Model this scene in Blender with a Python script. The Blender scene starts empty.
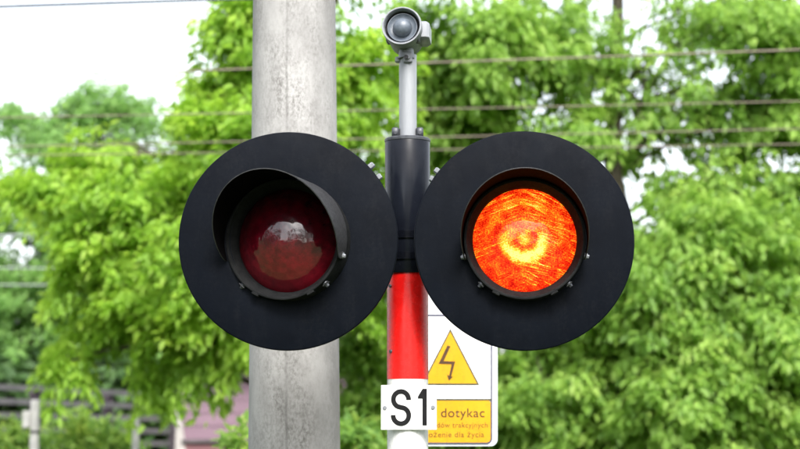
import bpy, math, random
import numpy as np
from mathutils import Vector, Matrix

random.seed(11)
RNG = np.random.default_rng(11)
sc = bpy.context.scene
col = sc.collection

# ------------------------------------------------------------------ camera
CAM_Z = 1.75
PITCH = math.radians(6.5)
LENS = 85.0
F = 800 * LENS / 36.0                    # focal length in photo pixels
cam_data = bpy.data.cameras.new('camera')
cam_data.lens = LENS
cam_data.sensor_width = 36
cam_data.clip_start = 0.05
cam_data.clip_end = 3000
cam_data.dof.use_dof = True
cam_data.dof.focus_distance = 5.12
cam_data.dof.aperture_fstop = 3.8
cam_data.dof.aperture_blades = 9
cam = bpy.data.objects.new('camera', cam_data)
cam.location = (0, 0, CAM_Z)
cam.rotation_euler = (math.pi / 2 + PITCH, 0, 0)
col.objects.link(cam)
sc.camera = cam

# ------------------------------------------------------------------ light: a bright, thinly overcast day
SUN_EL = math.radians(48)
SUN_AZ = math.radians(168)               # clockwise from +Y: behind the camera, to the right
world = bpy.data.worlds.new('World')
sc.world = world
world.use_nodes = True
wn, wl = world.node_tree.nodes, world.node_tree.links
wn.clear()
wo = wn.new('ShaderNodeOutputWorld')
bg = wn.new('ShaderNodeBackground')
sky = wn.new('ShaderNodeTexSky')
sky.sky_type = 'NISHITA'
sky.sun_disc = False
sky.sun_elevation = SUN_EL
sky.sun_rotation = SUN_AZ
sky.dust_density = 3.0
sky.air_density = 1.0
hs = wn.new('ShaderNodeHueSaturation')
hs.inputs['Saturation'].default_value = 0.32
bg.inputs['Strength'].default_value = 0.15
wl.new(sky.outputs[0], hs.inputs['Color'])
wl.new(hs.outputs[0], bg.inputs['Color'])
wl.new(bg.outputs[0], wo.inputs['Surface'])
sd = bpy.data.lights.new('sun', 'SUN')
sd.energy = 1.5
sd.angle = math.radians(20)
sd.color = (1.0, 0.96, 0.9)
sun = bpy.data.objects.new('sun', sd)
sdir = Vector((math.sin(SUN_AZ) * math.cos(SUN_EL), math.cos(SUN_AZ) * math.cos(SUN_EL), math.sin(SUN_EL)))
sun.rotation_euler = (-sdir).to_track_quat('-Z', 'Y').to_euler()
sun.location = (3, -5, 12)
col.objects.link(sun)

sc.view_settings.view_transform = 'Standard'
sc.view_settings.look = 'None'
sc.view_settings.gamma = 1.0
sc.view_settings.use_curve_mapping = False
sc.view_settings.exposure = 1.74
sc.render.engine = 'CYCLES'
sc.cycles.use_denoising = True
sc.cycles.max_bounces = 8
sc.cycles.transparent_max_bounces = 4
sc.cycles.caustics_reflective = False
sc.cycles.caustics_refractive = False
sc.cycles.sample_clamp_indirect = 6.0

# ------------------------------------------------------------------ helpers
CP, SP = math.cos(PITCH), math.sin(PITCH)

def P(px, py, Y):
    """photo pixel (800 x 449) + distance Y -> world point"""
    u = (px - 400) / F
    v = -(py - 224.5) / F
    dy, dz = CP - SP * v, SP + CP * v
    t = Y / dy
    return Vector((u * t, Y, CAM_Z + dz * t))

def ppm(Y):
    return F / Y                          # photo pixels per metre at distance Y (near enough)

def mk(name, verts, faces, mat, parent=None, smooth=False, sharp=35):
    me = bpy.data.meshes.new(name)
    me.from_pydata([tuple(v) for v in verts], [], [tuple(f) for f in faces])
    me.update()
    if mat is not None:
        me.materials.append(mat)
    if smooth:
        me.polygons.foreach_set('use_smooth', [True] * len(me.polygons))
        me.set_sharp_from_angle(angle=math.radians(sharp))
    o = bpy.data.objects.new(name, me)
    col.objects.link(o)
    if parent is not None:
        o.parent = parent
    return o

def empty(name, loc=(0, 0, 0)):
    o = bpy.data.objects.new(name, None)
    o.empty_display_size = 0.2
    o.location = loc
    col.objects.link(o)
    return o

def tag(o, label=None, cat=None, group=None, kind=None):
    if label: o['label'] = label
    if cat: o['category'] = cat
    if group: o['group'] = group
    if kind: o['kind'] = kind
    return o

class MB:
    def __init__(self):
        self.v, self.f = [], []
    def add(self, verts, faces):
        n = len(self.v)
        self.v += [Vector(p) for p in verts]
        self.f += [[i + n for i in f] for f in faces]
        return self
    def box(self, lo, hi, bev=0.0):
        (x0, y0, z0), (x1, y1, z1) = lo, hi
        if bev <= 0:
            vs = [(x, y, z) for x in (x0, x1) for y in (y0, y1) for z in (z0, z1)]
            return self.add(vs, [(0, 1, 3, 2), (4, 6, 7, 5), (0, 4, 5, 1), (2, 3, 7, 6), (0, 2, 6, 4), (1, 5, 7, 3)])
        b = bev
        ring = [(x0 + b, y0), (x1 - b, y0), (x1, y0 + b), (x1, y1 - b), (x1 - b, y1), (x0 + b, y1), (x0, y1 - b), (x0, y0 + b)]
        cx, cy = (x0 + x1) / 2, (y0 + y1) / 2
        def sh(k):
            return [(cx + (x - cx) * (1 - 2 * b / (x1 - x0) * k), cy + (y - cy) * (1 - 2 * b / (y1 - y0) * k)) for x, y in ring]
        vs = [(x, y, z0) for x, y in sh(1)] + [(x, y, z0 + b) for x, y in ring] + [(x, y, z1 - b) for x, y in ring] + [(x, y, z1) for x, y in sh(1)]
        fs = [list(range(7, -1, -1)), list(range(24, 32))]
        for k in range(3):
            for i in range(8):
                j = (i + 1) % 8
                fs.append((k * 8 + i, k * 8 + j, k * 8 + 8 + j, k * 8 + 8 + i))
        return self.add(vs, fs)
    def tube(self, pts, rad, n=12, caps=True):
        pts = [Vector(p) for p in pts]
        if not hasattr(rad, '__len__'):
            rad = [rad] * len(pts)
        vs, fs = [], []
        t0 = (pts[1] - pts[0]).normalized()
        a = t0.orthogonal().normalized()
        for i, p in enumerate(pts):
            t = (pts[min(i + 1, len(pts) - 1)] - pts[max(i - 1, 0)]).normalized()
            a = (a - t * a.dot(t)).normalized()
            b = t.cross(a)
            for k in range(n):
                w = 2 * math.pi * k / n
                vs.append(p + (a * math.cos(w) + b * math.sin(w)) * rad[i])
        for i in range(len(pts) - 1):
            for k in range(n):
                j = (k + 1) % n
                fs.append((i * n + k, i * n + j, (i + 1) * n + j, (i + 1) * n + k))
        if caps:
            fs.append(list(range(n - 1, -1, -1)))
            fs.append([(len(pts) - 1) * n + k for k in range(n)])
        return self.add(vs, fs)
    def lathe(self, prof, n=48, M=None, axis='u', close=False):
        """prof: list of (r, h).  axis 'u' -> h towards the viewer (-Y); 'z' -> h upwards"""
        vs, fs, idx = [], [], []
        for r, h in prof:
            if r < 1e-6:
                idx.append([len(vs)] * n)
                vs.append((0, -h, 0) if axis == 'u' else (0, 0, h))
            else:
                base = len(vs)
                idx.append([base + k for k in range(n)])
                for k in range(n):
                    w = 2 * math.pi * k / n
                    c, s = r * math.cos(w), r * math.sin(w)
                    vs.append((c, -h, s) if axis == 'u' else (c, s, h))
        m = len(prof)
        for i in range(m if close else m - 1):
            A, B = idx[i], idx[(i + 1) % m]
            for k in range(n):
                j = (k + 1) % n
                q = [A[k], A[j], B[j], B[k]]
                q2 = []
                for e in q:
                    if e not in q2:
                        q2.append(e)
                if len(q2) > 2:
                    fs.append(q2)
        if M is not None:
            vs = [M @ Vector(v) for v in vs]
        return self.add(vs, fs)
    def build(self, name, mat, parent=None, smooth=False, sharp=35, M=None):
        vs = self.v if M is None else [M @ v for v in self.v]
        o = mk(name, vs, self.f, mat, parent, smooth, sharp)
        import bmesh
        bm = bmesh.new(); bm.from_mesh(o.data)
        bmesh.ops.recalc_face_normals(bm, faces=bm.faces)
        bm.to_mesh(o.data); bm.free()
        return o

# ------------------------------------------------------------------ materials
def new_mat(name):
    m = bpy.data.materials.new(name)
    m.use_nodes = True
    nt = m.node_tree
    return m, nt.nodes, nt.links, nt.nodes['Principled BSDF']

def ramp(nodes, stops):
    r = nodes.new('ShaderNodeValToRGB')
    e = r.color_ramp.elements
    while len(e) < len(stops):
        e.new(0.5)
    for i, (p, c) in enumerate(stops):
        e[i].position = p
        e[i].color = (*c, 1) if len(c) == 3 else c
    return r

def tex_noise(n, l, scale, detail=4, rough=0.55, mapping=None, coord='Object', dist=0.0):
    tc = n.new('ShaderNodeTexCoord')
    t = n.new('ShaderNodeTexNoise')
    t.inputs['Scale'].default_value = scale
    t.inputs['Detail'].default_value = detail
    t.inputs['Roughness'].default_value = rough
    t.inputs['Distortion'].default_value = dist
    if mapping:
        mp = n.new('ShaderNodeMapping')
        mp.inputs['Scale'].default_value = mapping
        l.new(tc.outputs[coord], mp.inputs['Vector'])
        l.new(mp.outputs[0], t.inputs['Vector'])
    else:
        l.new(tc.outputs[coord], t.inputs['Vector'])
    return t

def surf(name, c0, c1, scale=20, rough=(0.4, 0.55), metallic=0.0, bump=0.0, bump_scale=None, mapping=None, lo=0.35, hi=0.65, coat=0.0, spec=0.5, grime=0.0, grime_col=(0.12, 0.11, 0.095)):
    m, n, l, b = new_mat(name)
    t = tex_noise(n, l, scale, 6, 0.6, mapping)
    r = ramp(n, [(lo, c0), (hi, c1)])
    l.new(t.outputs['Fac'], r.inputs[0])
    l.new(r.outputs[0], b.inputs['Base Color'])
    mr = n.new('ShaderNodeMapRange')
    mr.inputs['From Min'].default_value = 0.3; mr.inputs['From Max'].default_value = 0.7
    mr.inputs['To Min'].default_value = rough[0]; mr.inputs['To Max'].default_value = rough[1]
    t2 = tex_noise(n, l, scale * 2.7, 5, 0.6, mapping)
    l.new(t2.outputs['Fac'], mr.inputs['Value'])
    l.new(mr.outputs[0], b.inputs['Roughness'])
    if grime > 0:
        tg = tex_noise(n, l, 26, 6, 0.7, (1.0, 1.0, 0.22))
        th = tex_noise(n, l, 130, 3, 0.7)
        mu = n.new('ShaderNodeMath'); mu.operation = 'MULTIPLY'
        l.new(tg.outputs['Fac'], mu.inputs[0]); l.new(th.outputs['Fac'], mu.inputs[1])
        rg = ramp(n, [(0.24, (0, 0, 0)), (0.40, (grime,) * 3)])
        l.new(mu.outputs[0], rg.inputs[0])
        mg = n.new('ShaderNodeMix'); mg.data_type = 'RGBA'
        l.new(rg.outputs[0], mg.inputs[0]); l.new(r.outputs[0], mg.inputs[6])
        mg.inputs[7].default_value = (*grime_col, 1)
        l.new(mg.outputs[2], b.inputs['Base Color'])
    b.inputs['Metallic'].default_value = metallic
    b.inputs['Coat Weight'].default_value = coat
    b.inputs['Specular IOR Level'].default_value = spec
    if bump > 0:
        t3 = tex_noise(n, l, bump_scale or scale * 3, 4, 0.6, mapping)
        bp = n.new('ShaderNodeBump')
        bp.inputs['Strength'].default_value = bump
        bp.inputs['Distance'].default_value = 0.004
        l.new(t3.outputs['Fac'], bp.inputs['Height'])
        l.new(bp.outputs[0], b.inputs['Normal'])
    return m

M_disc = surf('disc_black_paint', (0.0014, 0.0024, 0.0048), (0.0022, 0.0036, 0.0068), 9, (0.50, 0.64), bump=0.06, bump_scale=160, spec=0.07, grime=0.055, grime_col=(0.05, 0.05, 0.05))
M_hood = surf('hood_black_paint', (0.020, 0.0205, 0.022), (0.036, 0.036, 0.038), 60, (0.34, 0.55), bump=0.15, bump_scale=300, spec=0.4)
M_hood_in = surf('hood_matt_inside', (0.0016, 0.0013, 0.0015), (0.0028, 0.0023, 0.0026), 60, (0.75, 0.9), spec=0.03)
M_bezel = surf('bezel_plastic', (0.006, 0.0065, 0.007), (0.012, 0.0125, 0.013), 40, (0.6, 0.8), bump=0.1, bump_scale=200, spec=0.12)
M_sleeve = surf('sleeve_black_gloss', (0.005, 0.006, 0.010), (0.009, 0.011, 0.016), 12, (0.16, 0.28), spec=0.18)
M_red = surf('mast_red_paint', (0.62, 0.007, 0.006), (0.72, 0.012, 0.010), 14, (0.16, 0.34), bump=0.05, bump_scale=50, grime=0.30, grime_col=(0.16, 0.02, 0.015))
M_white = surf('mast_white_paint', (0.66, 0.66, 0.655), (0.72, 0.72, 0.715), 14, (0.25, 0.4), grime=0.4, grime_col=(0.28, 0.27, 0.25))
M_plate = surf('plate_white', (0.72, 0.72, 0.715), (0.78, 0.78, 0.775), 9, (0.35, 0.5), grime=0.35, grime_col=(0.30, 0.29, 0.27))
M_ink = surf('plate_black_lettering', (0.004, 0.004, 0.005), (0.008, 0.008, 0.009), 30, (0.5, 0.65), spec=0.15)
M_pipe = surf('pipe_pale_grey', (0.22, 0.232, 0.252), (0.30, 0.313, 0.335), 30, (0.3, 0.45), mapping=(1, 1, 0.15))
M_siren = surf('siren_grey_cast', (0.15, 0.16, 0.18), (0.22, 0.23, 0.25), 45, (0.35, 0.55), bump=0.2, bump_scale=220)
M_siren_in = surf('siren_dark_grey', (0.075, 0.092, 0.115), (0.12, 0.14, 0.17), 60, (0.3, 0.5))
M_groove = surf('dark_groove', (0.008, 0.008, 0.010), (0.015, 0.015, 0.018), 30, (0.6, 0.8))
M_zinc = surf('zinc_bolt', (0.45, 0.46, 0.48), (0.62, 0.63, 0.65), 80, (0.25, 0.45), metallic=0.85)
M_dkmetal = surf('dark_steel', (0.035, 0.038, 0.045), (0.075, 0.08, 0.09), 70, (0.35, 0.55), metallic=0.4)
M_sign = surf('sign_white', (0.78, 0.79, 0.81), (0.84, 0.85, 0.86), 12, (0.35, 0.5))
M_signedge = surf('sign_edge_bluish', (0.60, 0.66, 0.74), (0.68, 0.73, 0.80), 12, (0.35, 0.5))
M_yellow = surf('sign_yellow', (0.60, 0.30, 0.0), (0.66, 0.345, 0.002), 10, (0.4, 0.55), grime=0.3, grime_col=(0.25, 0.14, 0.02))
M_olive = surf('sign_dark_line', (0.05, 0.05, 0.02), (0.09, 0.085, 0.035), 30, (0.5, 0.6))
M_blueline = surf('sign_blue_line', (0.03, 0.035, 0.08), (0.05, 0.055, 0.11), 30, (0.5, 0.6))
M_brown = surf('sign_brown_text', (0.05, 0.020, 0.004), (0.08, 0.032, 0.006), 60, (0.5, 0.6))
M_brown2 = surf('sign_faded_text', (0.11, 0.048, 0.003), (0.17, 0.075, 0.004), 60, (0.5, 0.6))
M_steel = surf('galvanised_post', (0.40, 0.41, 0.42), (0.55, 0.56, 0.57), 20, (0.35, 0.5), metallic=0.6)
M_wire = surf('weathered_wire', (0.12, 0.098, 0.068), (0.20, 0.165, 0.12), 8, (0.5, 0.7))
M_wire_b = surf('grey_wire', (0.06, 0.075, 0.10), (0.10, 0.12, 0.15), 8, (0.5, 0.7))
M_wire_g = surf('pale_cable', (0.24, 0.27, 0.26), (0.34, 0.37, 0.36), 8, (0.5, 0.7))
M_siding = surf('mauve_siding', (0.165, 0.098, 0.135), (0.205, 0.128, 0.170), 2.5, (0.45, 0.6), mapping=(0.5, 1, 4))
M_trim = surf('white_trim', (0.34, 0.315, 0.305), (0.42, 0.395, 0.38), 5, (0.5, 0.6))
M_plinth = surf('brick_red_plinth', (0.15, 0.065, 0.075), (0.20, 0.09, 0.10), 6, (0.6, 0.8))
M_roof = surf('dark_roof_sheet', (0.06, 0.05, 0.055), (0.10, 0.085, 0.09), 5, (0.5, 0.7))
M_board = surf('weathered_board', (0.075, 0.072, 0.078), (0.14, 0.135, 0.14), 6, (0.65, 0.85), mapping=(0.6, 0.6, 6), bump=0.3)
M_dpost = surf('dark_timber', (0.035, 0.025, 0.035), (0.07, 0.05, 0.065), 8, (0.7, 0.85), mapping=(4, 4, 0.5))
M_cpost = surf('pale_concrete', (0.40, 0.39, 0.39), (0.52, 0.51, 0.50), 18, (0.7, 0.9), bump=0.3)
M_bark = surf('bark', (0.035, 0.028, 0.02), (0.085, 0.068, 0.05), 14, (0.8, 0.95), mapping=(3, 3, 0.6), bump=0.6, bump_scale=30)
M_ground = surf('rough_grass', (0.025, 0.048, 0.012), (0.065, 0.085, 0.028), 1.8, (0.85, 0.98), bump=0.6, bump_scale=30)
M_footing = surf('footing_concrete', (0.30, 0.29, 0.27), (0.42, 0.41, 0.39), 14, (0.8, 0.95), bump=0.4)

def make_concrete():
    m, n, l, b = new_mat('spun_concrete')
    big = tex_noise(n, l, 5.0, 7, 0.62, (1.0, 1.0, 0.45))
    rb = ramp(n, [(0.34, (0.205, 0.200, 0.197)), (0.50, (0.305, 0.300, 0.296)), (0.66, (0.39, 0.385, 0.379))])
    l.new(big.outputs['Fac'], rb.inputs[0])
    # fine grime specks drawn out along the pole
    fine = tex_noise(n, l, 120, 6, 0.75, (1.0, 1.0, 0.6))
    rf = ramp(n, [(0.42, (0.0,) * 3), (0.60, (1.0,) * 3)])
    l.new(fine.outputs['Fac'], rf.inputs[0])
    # stains run down a broad band near the mould seam
    tc = n.new('ShaderNodeTexCoord'); sep = n.new('ShaderNodeSeparateXYZ')
    l.new(tc.outputs['Object'], sep.inputs[0])
    wob = tex_noise(n, l, 3.0, 4, 0.6, (1, 1, 0.8))
    def band(center, width, wobamt):
        a = n.new('ShaderNodeMath'); a.operation = 'MULTIPLY_ADD'
        a.inputs[1].default_value = wobamt; a.inputs[2].default_value = -center - wobamt * 0.5
        l.new(wob.outputs['Fac'], a.inputs[0])
        s = n.new('ShaderNodeMath'); s.operation = 'ADD'
        l.new(sep.outputs['X'], s.inputs[0]); l.new(a.outputs[0], s.inputs[1])
        ab = n.new('ShaderNodeMath'); ab.operation = 'ABSOLUTE'; l.new(s.outputs[0], ab.inputs[0])
        mr = n.new('ShaderNodeMapRange'); mr.interpolation_type = 'SMOOTHSTEP'
        mr.inputs['From Min'].default_value = 0.0; mr.inputs['From Max'].default_value = width
        mr.inputs['To Min'].default_value = 1.0; mr.inputs['To Max'].default_value = 0.0
        l.new(ab.outputs[0], mr.inputs['Value'])
        return mr
    wide = band(0.0, 0.12, 0.12)
    seam = band(-0.016, 0.007, 0.012)
    patch = tex_noise(n, l, 11, 6, 0.7, (1, 1, 0.5))
    rp = ramp(n, [(0.38, (0.12,) * 3), (0.62, (1,) * 3)])
    l.new(patch.outputs['Fac'], rp.inputs[0])
    g = n.new('ShaderNodeMath'); g.operation = 'MULTIPLY'
    l.new(rf.outputs[0], g.inputs[0]); l.new(rp.outputs[0], g.inputs[1])
    g2 = n.new('ShaderNodeMath'); g2.operation = 'MULTIPLY_ADD'
    g2.inputs[1].default_value = 0.62; g2.inputs[2].default_value = 0.38
    l.new(wide.outputs[0], g2.inputs[0])
    g3 = n.new('ShaderNodeMath'); g3.operation = 'MULTIPLY'
    l.new(g.outputs[0], g3.inputs[0]); l.new(g2.outputs[0], g3.inputs[1])
    mix = n.new('ShaderNodeMix'); mix.data_type = 'RGBA'
    l.new(g3.outputs[0], mix.inputs[0]); l.new(rb.outputs[0], mix.inputs[6])
    mix.inputs[7].default_value = (0.11, 0.104, 0.098, 1)
    sm = n.new('ShaderNodeMath'); sm.operation = 'MULTIPLY'
    l.new(seam.outputs[0], sm.inputs[0]); l.new(rp.outputs[0], sm.inputs[1])
    sm2 = n.new('ShaderNodeMath'); sm2.operation = 'MULTIPLY'; sm2.inputs[1].default_value = 0.72
    l.new(sm.outputs[0], sm2.inputs[0])
    mix2 = n.new('ShaderNodeMix'); mix2.data_type = 'RGBA'
    l.new(sm2.outputs[0], mix2.inputs[0]); l.new(mix.outputs[2], mix2.inputs[6])
    mix2.inputs[7].default_value = (0.075, 0.072, 0.068, 1)
    l.new(mix2.outputs[2], b.inputs['Base Color'])
    b.inputs['Roughness'].default_value = 0.88
    bp = n.new('ShaderNodeBump'); bp.inputs['Strength'].default_value = 0.35; bp.inputs['Distance'].default_value = 0.003
    l.new(fine.outputs['Fac'], bp.inputs['Height']); l.new(bp.outputs[0], b.inputs['Normal'])
    return m
M_concrete = make_concrete()

def make_leaf(name, dark, mid, bright, trans=0.45):
    m, n, l, b = new_mat(name)
    at = n.new('ShaderNodeAttribute'); at.attribute_name = 'tone'
    r = ramp(n, [(0.0, dark), (0.5, mid), (1.0, bright)])
    l.new(at.outputs['Fac'], r.inputs[0])
    l.new(r.outputs[0], b.inputs['Base Color'])
    b.inputs['Roughness'].default_value = 0.5
    b.inputs['Specular IOR Level'].default_value = 0.35
    tr = n.new('ShaderNodeBsdfTranslucent')
    hs2 = n.new('ShaderNodeHueSaturation')
    hs2.inputs['Hue'].default_value = 0.493
    hs2.inputs['Saturation'].default_value = 1.03
    hs2.inputs['Value'].default_value = 1.5
    l.new(r.outputs[0], hs2.inputs['Color'])
    l.new(hs2.outputs[0], tr.inputs['Color'])
    mx = n.new('ShaderNodeMixShader'); mx.inputs[0].default_value = trans
    l.new(b.outputs[0], mx.inputs[1]); l.new(tr.outputs[0], mx.inputs[2])
    l.new(mx.outputs[0], n['Material Output'].inputs['Surface'])
    return m
LEAF_lime = make_leaf('leaf_lime', (0.155, 0.295, 0.028), (0.26, 0.435, 0.052), (0.385, 0.54, 0.085), 0.56)
LEAF_green = make_leaf('leaf_green', (0.125, 0.245, 0.042), (0.23, 0.385, 0.07), (0.355, 0.50, 0.115), 0.55)
LEAF_far = make_leaf('leaf_blue_green', (0.13, 0.26, 0.070), (0.21, 0.37, 0.11), (0.30, 0.46, 0.15), 0.58)
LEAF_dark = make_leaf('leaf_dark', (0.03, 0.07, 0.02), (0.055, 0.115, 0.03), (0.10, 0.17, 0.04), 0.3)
LEAF_bush = make_leaf('leaf_bush', (0.11, 0.23, 0.05), (0.20, 0.34, 0.07), (0.34, 0.44, 0.09), 0.5)

def lens_mat(name, lit):
    m, n, l, b = new_mat(name)
    at = n.new('ShaderNodeAttribute'); at.attribute_name = 'lens_pos'
    def noise(scale, detail=4, rough=0.6, rot=0.0, sc_=(1, 1, 1), dist=0.0):
        mp = n.new('ShaderNodeMapping')
        mp.inputs['Rotation'].default_value = (0, 0, rot)
        mp2 = n.new('ShaderNodeMapping'); mp2.inputs['Scale'].default_value = sc_
        t = n.new('ShaderNodeTexNoise')
        t.inputs['Scale'].default_value = scale; t.inputs['Detail'].default_value = detail
        t.inputs['Roughness'].default_value = rough; t.inputs['Distortion'].default_value = dist
        l.new(at.outputs['Vector'], mp.inputs['Vector']); l.new(mp.outputs[0], mp2.inputs['Vector'])
        l.new(mp2.outputs[0], t.inputs['Vector'])
        return t.outputs['Fac']
    def math_(op, a, b_=None, c=None, clamp=False):
        q = n.new('ShaderNodeMath'); q.operation = op; q.use_clamp = clamp
        for i, x in enumerate((a, b_, c)):
            if x is None: continue
            if isinstance(x, (int, float)): q.inputs[i].default_value = x
            else: l.new(x, q.inputs[i])
        return q.outputs[0]
    def smooth(x, a, b_, t0=0.0, t1=1.0):
        mr = n.new('ShaderNodeMapRange'); mr.interpolation_type = 'SMOOTHSTEP'
        mr.inputs['From Min'].default_value = a; mr.inputs['From Max'].default_value = b_
        mr.inputs['To Min'].default_value = t0; mr.inputs['To Max'].default_value = t1
        l.new(x, mr.inputs['Value'])
        return mr.outputs[0]
    sp = n.new('ShaderNodeSeparateXYZ'); l.new(at.outputs['Vector'], sp.inputs[0])
    x, y = sp.outputs['X'], sp.outputs['Y']
    wob = noise(2.2, 3)
    r0 = math_('SQRT', math_('ADD', math_('MULTIPLY', x, x), math_('MULTIPLY', y, y)))
    r = math_('ADD', r0, math_('MULTIPLY_ADD', wob, 0.16, -0.08))
    speck = noise(34, 2, 0.8)
    coarse = noise(5, 4, 0.65)
    if lit:
        # filament image: a bright crescent under the middle, a fainter outer zone
        ring1 = smooth(math_('ABSOLUTE', math_('ADD', r, -0.36)), 0.0, 0.21, 1.0, 0.0)
        ring2 = smooth(math_('ABSOLUTE', math_('ADD', r, -0.72)), 0.0, 0.18, 1.0, 0.0)
        low = smooth(y, -0.35, 0.30, 1.0, 0.28)
        hot = math_('MULTIPLY', ring1, low)
        core = smooth(r, 0.0, 0.22, 0.55, 0.0)
        up = smooth(y, -0.2, 0.5, 0.25, 1.0)
        outer = math_('MULTIPLY', ring2, up)
        s = math_('MULTIPLY_ADD', hot, 0.85, 0.23)
        s = math_('ADD', s, core)
        s = math_('MULTIPLY_ADD', outer, 0.22, s)
        s = math_('ADD', s, math_('MULTIPLY_ADD', speck, 1.35, -0.675))
        s = math_('ADD', s, math_('MULTIPLY_ADD', coarse, 1.1, -0.55))
        # moulded prism edges catch the light as fine bright lines
        for rot, sc1, m0, m1, seedoff in ((0.50, 16, -0.3, 0.25, 0), (-0.35, 15, 0.15, -0.3, 1), (0.22, 20, -0.2, 0.2, 2)):
            st = noise(1.0, 1.5, 0.4, rot, (0.30, sc1, 1 + seedoff))
            line = smooth(math_('ABSOLUTE', math_('ADD', st, -0.5)), 0.0, 0.020, 1.0, 0.0)
            seg = smooth(noise(2.4, 2, 0.5, rot + 1.0, (1, 1, 3 + seedoff)), 0.42, 0.50)
            side = smooth(x, m0, m1)
            s = math_('MULTIPLY_ADD', math_('MULTIPLY', line, math_('MULTIPLY', seg, side)), 0.45, s)
        cr = ramp(n, [(0.0, (0.35, 0.0, 0.0)), (0.18, (0.75, 0.012, 0.002)), (0.42, (1.0, 0.10, 0.006)), (0.64, (1.0, 0.36, 0.012)), (0.84, (1.0, 0.74, 0.04)), (1.0, (1.0, 0.92, 0.25))])
        l.new(s, cr.inputs[0])
        b.inputs['Base Color'].default_value = (0.12, 0.004, 0.002, 1)
        l.new(cr.outputs[0], b.inputs['Emission Color'])
        b.inputs['Emission Strength'].default_value = 0.40
        b.inputs['Roughness'].default_value = 0.4
        b.inputs['Specular IOR Level'].default_value = 0.1
        b.inputs['Coat Weight'].default_value = 0.55
        b.inputs['Coat Roughness'].default_value = 0.05
    else:
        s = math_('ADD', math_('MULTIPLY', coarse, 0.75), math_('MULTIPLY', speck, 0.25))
        low = smooth(y, -0.9, 0.3, 0.30, -0.05)  # ground reflection painted in: lens colour paler towards the bottom
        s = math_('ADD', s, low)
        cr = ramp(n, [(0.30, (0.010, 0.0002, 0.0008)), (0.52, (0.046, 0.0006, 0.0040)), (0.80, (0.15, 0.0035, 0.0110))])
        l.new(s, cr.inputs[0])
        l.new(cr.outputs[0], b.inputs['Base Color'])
        b.inputs['Roughness'].default_value = 0.32
        b.inputs['Specular IOR Level'].default_value = 0.15
        b.inputs['Coat Weight'].default_value = 1.0
        b.inputs['Coat IOR'].default_value = 1.6
        b.inputs['Coat Roughness'].default_value = 0.085
    bp = n.new('ShaderNodeBump'); bp.inputs['Strength'].default_value = 0.22 if lit else 0.42; bp.inputs['Distance'].default_value = 0.008
    ringwave = math_('SINE', math_('MULTIPLY', r0, 42))
    l.new(math_('ADD', math_('MULTIPLY', noise(2.6, 2, 0.5), 1.2), math_('MULTIPLY', ringwave, 0.05)), bp.inputs['Height'])
    l.new(bp.outputs[0], b.inputs['Normal']); l.new(bp.outputs[0], b.inputs['Coat Normal'])
    return m
M_lens_lit = lens_mat('lens_lit_amber_red', True)
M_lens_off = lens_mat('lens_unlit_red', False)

# ------------------------------------------------------------------ ground
gs = []
N = 40
for i in range(N + 1):
    for j in range(N + 1):
        x = -800 + 1600 * i / N
        y = -800 + 1600 * j / N
        gs.append((x, y, 0.0))
mk('ground', gs, [(i * (N + 1) + j, (i + 1) * (N + 1) + j, (i + 1) * (N + 1) + j + 1, i * (N + 1) + j + 1) for i in range(N) for j in range(N)], M_ground)['kind'] = 'structure'

# ------------------------------------------------------------------ concrete pole
YP = 5.95
pc = P(294.3, 224.5, YP)
pole = MB()
taper = 0.0155 / 2
rmid = 87.6 / 2 / ppm(YP) / 1.0
hts = [-0.3 + i * 0.2 for i in range(48)]
pole.lathe([(0, hts[0])] + [(rmid + (pc.z - h) * taper, h) for h in hts] + [(0, hts[-1])], 64, axis='z')
po = pole.build('concrete_pole', M_concrete, None, True)
po.location = (pc.x, pc.y, 0)
po.rotation_euler = (0, math.radians(-0.36), 0)
po.location.x += math.tan(math.radians(0.36)) * pc.z
tag(po, 'thick grey stained concrete pole standing behind the unlit left lamp', 'pole')

# ------------------------------------------------------------------ crossing signal
YM = 5.33                                            # mast axis
YD = 5.16                                            # plane of the discs
mast_x = P(407.6, 240, YM).x
zs = lambda py: P(407, py, YM).z                     # photo row -> height on the mast
sig = tag(empty('crossing_signal', (mast_x, YM, 0)), 'railway crossing signal with red and white mast, two black discs and siren', 'crossing signal')
O = Vector((mast_x, YM, 0))                          # children are built around the mast foot

RM = 0.0575
mb = MB()
z_red1, z_red0 = zs(272), zs(379.5)
band = z_red1 - z_red0
mast = MB().lathe([(RM, 0.02), (RM, z_red1 - 0.02)], 48, axis='z')
mast = mast.build('mast', M_white, sig, True)
zc, k, col_i = z_red1 + 0.02, 0, 0
zz = [z_red1 + 0.03, z_red0]
while zz[-1] - band > 0.05:
    zz.append(zz[-1] - band)
zz.append(0.0)
for i in range(len(zz) - 1):
    if i % 2 == 0:
        mbb = MB().lathe([(RM + 0.0002, zz[i + 1]), (RM + 0.0009, zz[i + 1] + 0.0006), (RM + 0.0009, zz[i] - 0.0006), (RM + 0.0002, zz[i])], 48, axis='z')
        tag(mbb.build('red_band', M_red, mast, True))
for (px, py) in ((390.5, 287), (391, 352)):
    w = (px - 407.6) / ppm(YM)
    a = math.asin(max(-1, min(1, w / (RM + 0.001))))
    d = Vector((math.sin(a), -math.cos(a), 0))
    c = d * RM + Vector((0, 0, zs(py)))
    MB().tube([c, c + d * 0.005], [0.0055, 0.0045], 8).build('screw', M_dkmetal, mast, True)
foot = MB().lathe([(0, 0.0), (0.16, 0.0), (0.16, 0.012), (0.075, 0.018), (0.07, 0.12), (RM, 0.125)], 24, axis='z').build('base_flange', M_dkmetal, sig, True)

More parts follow.
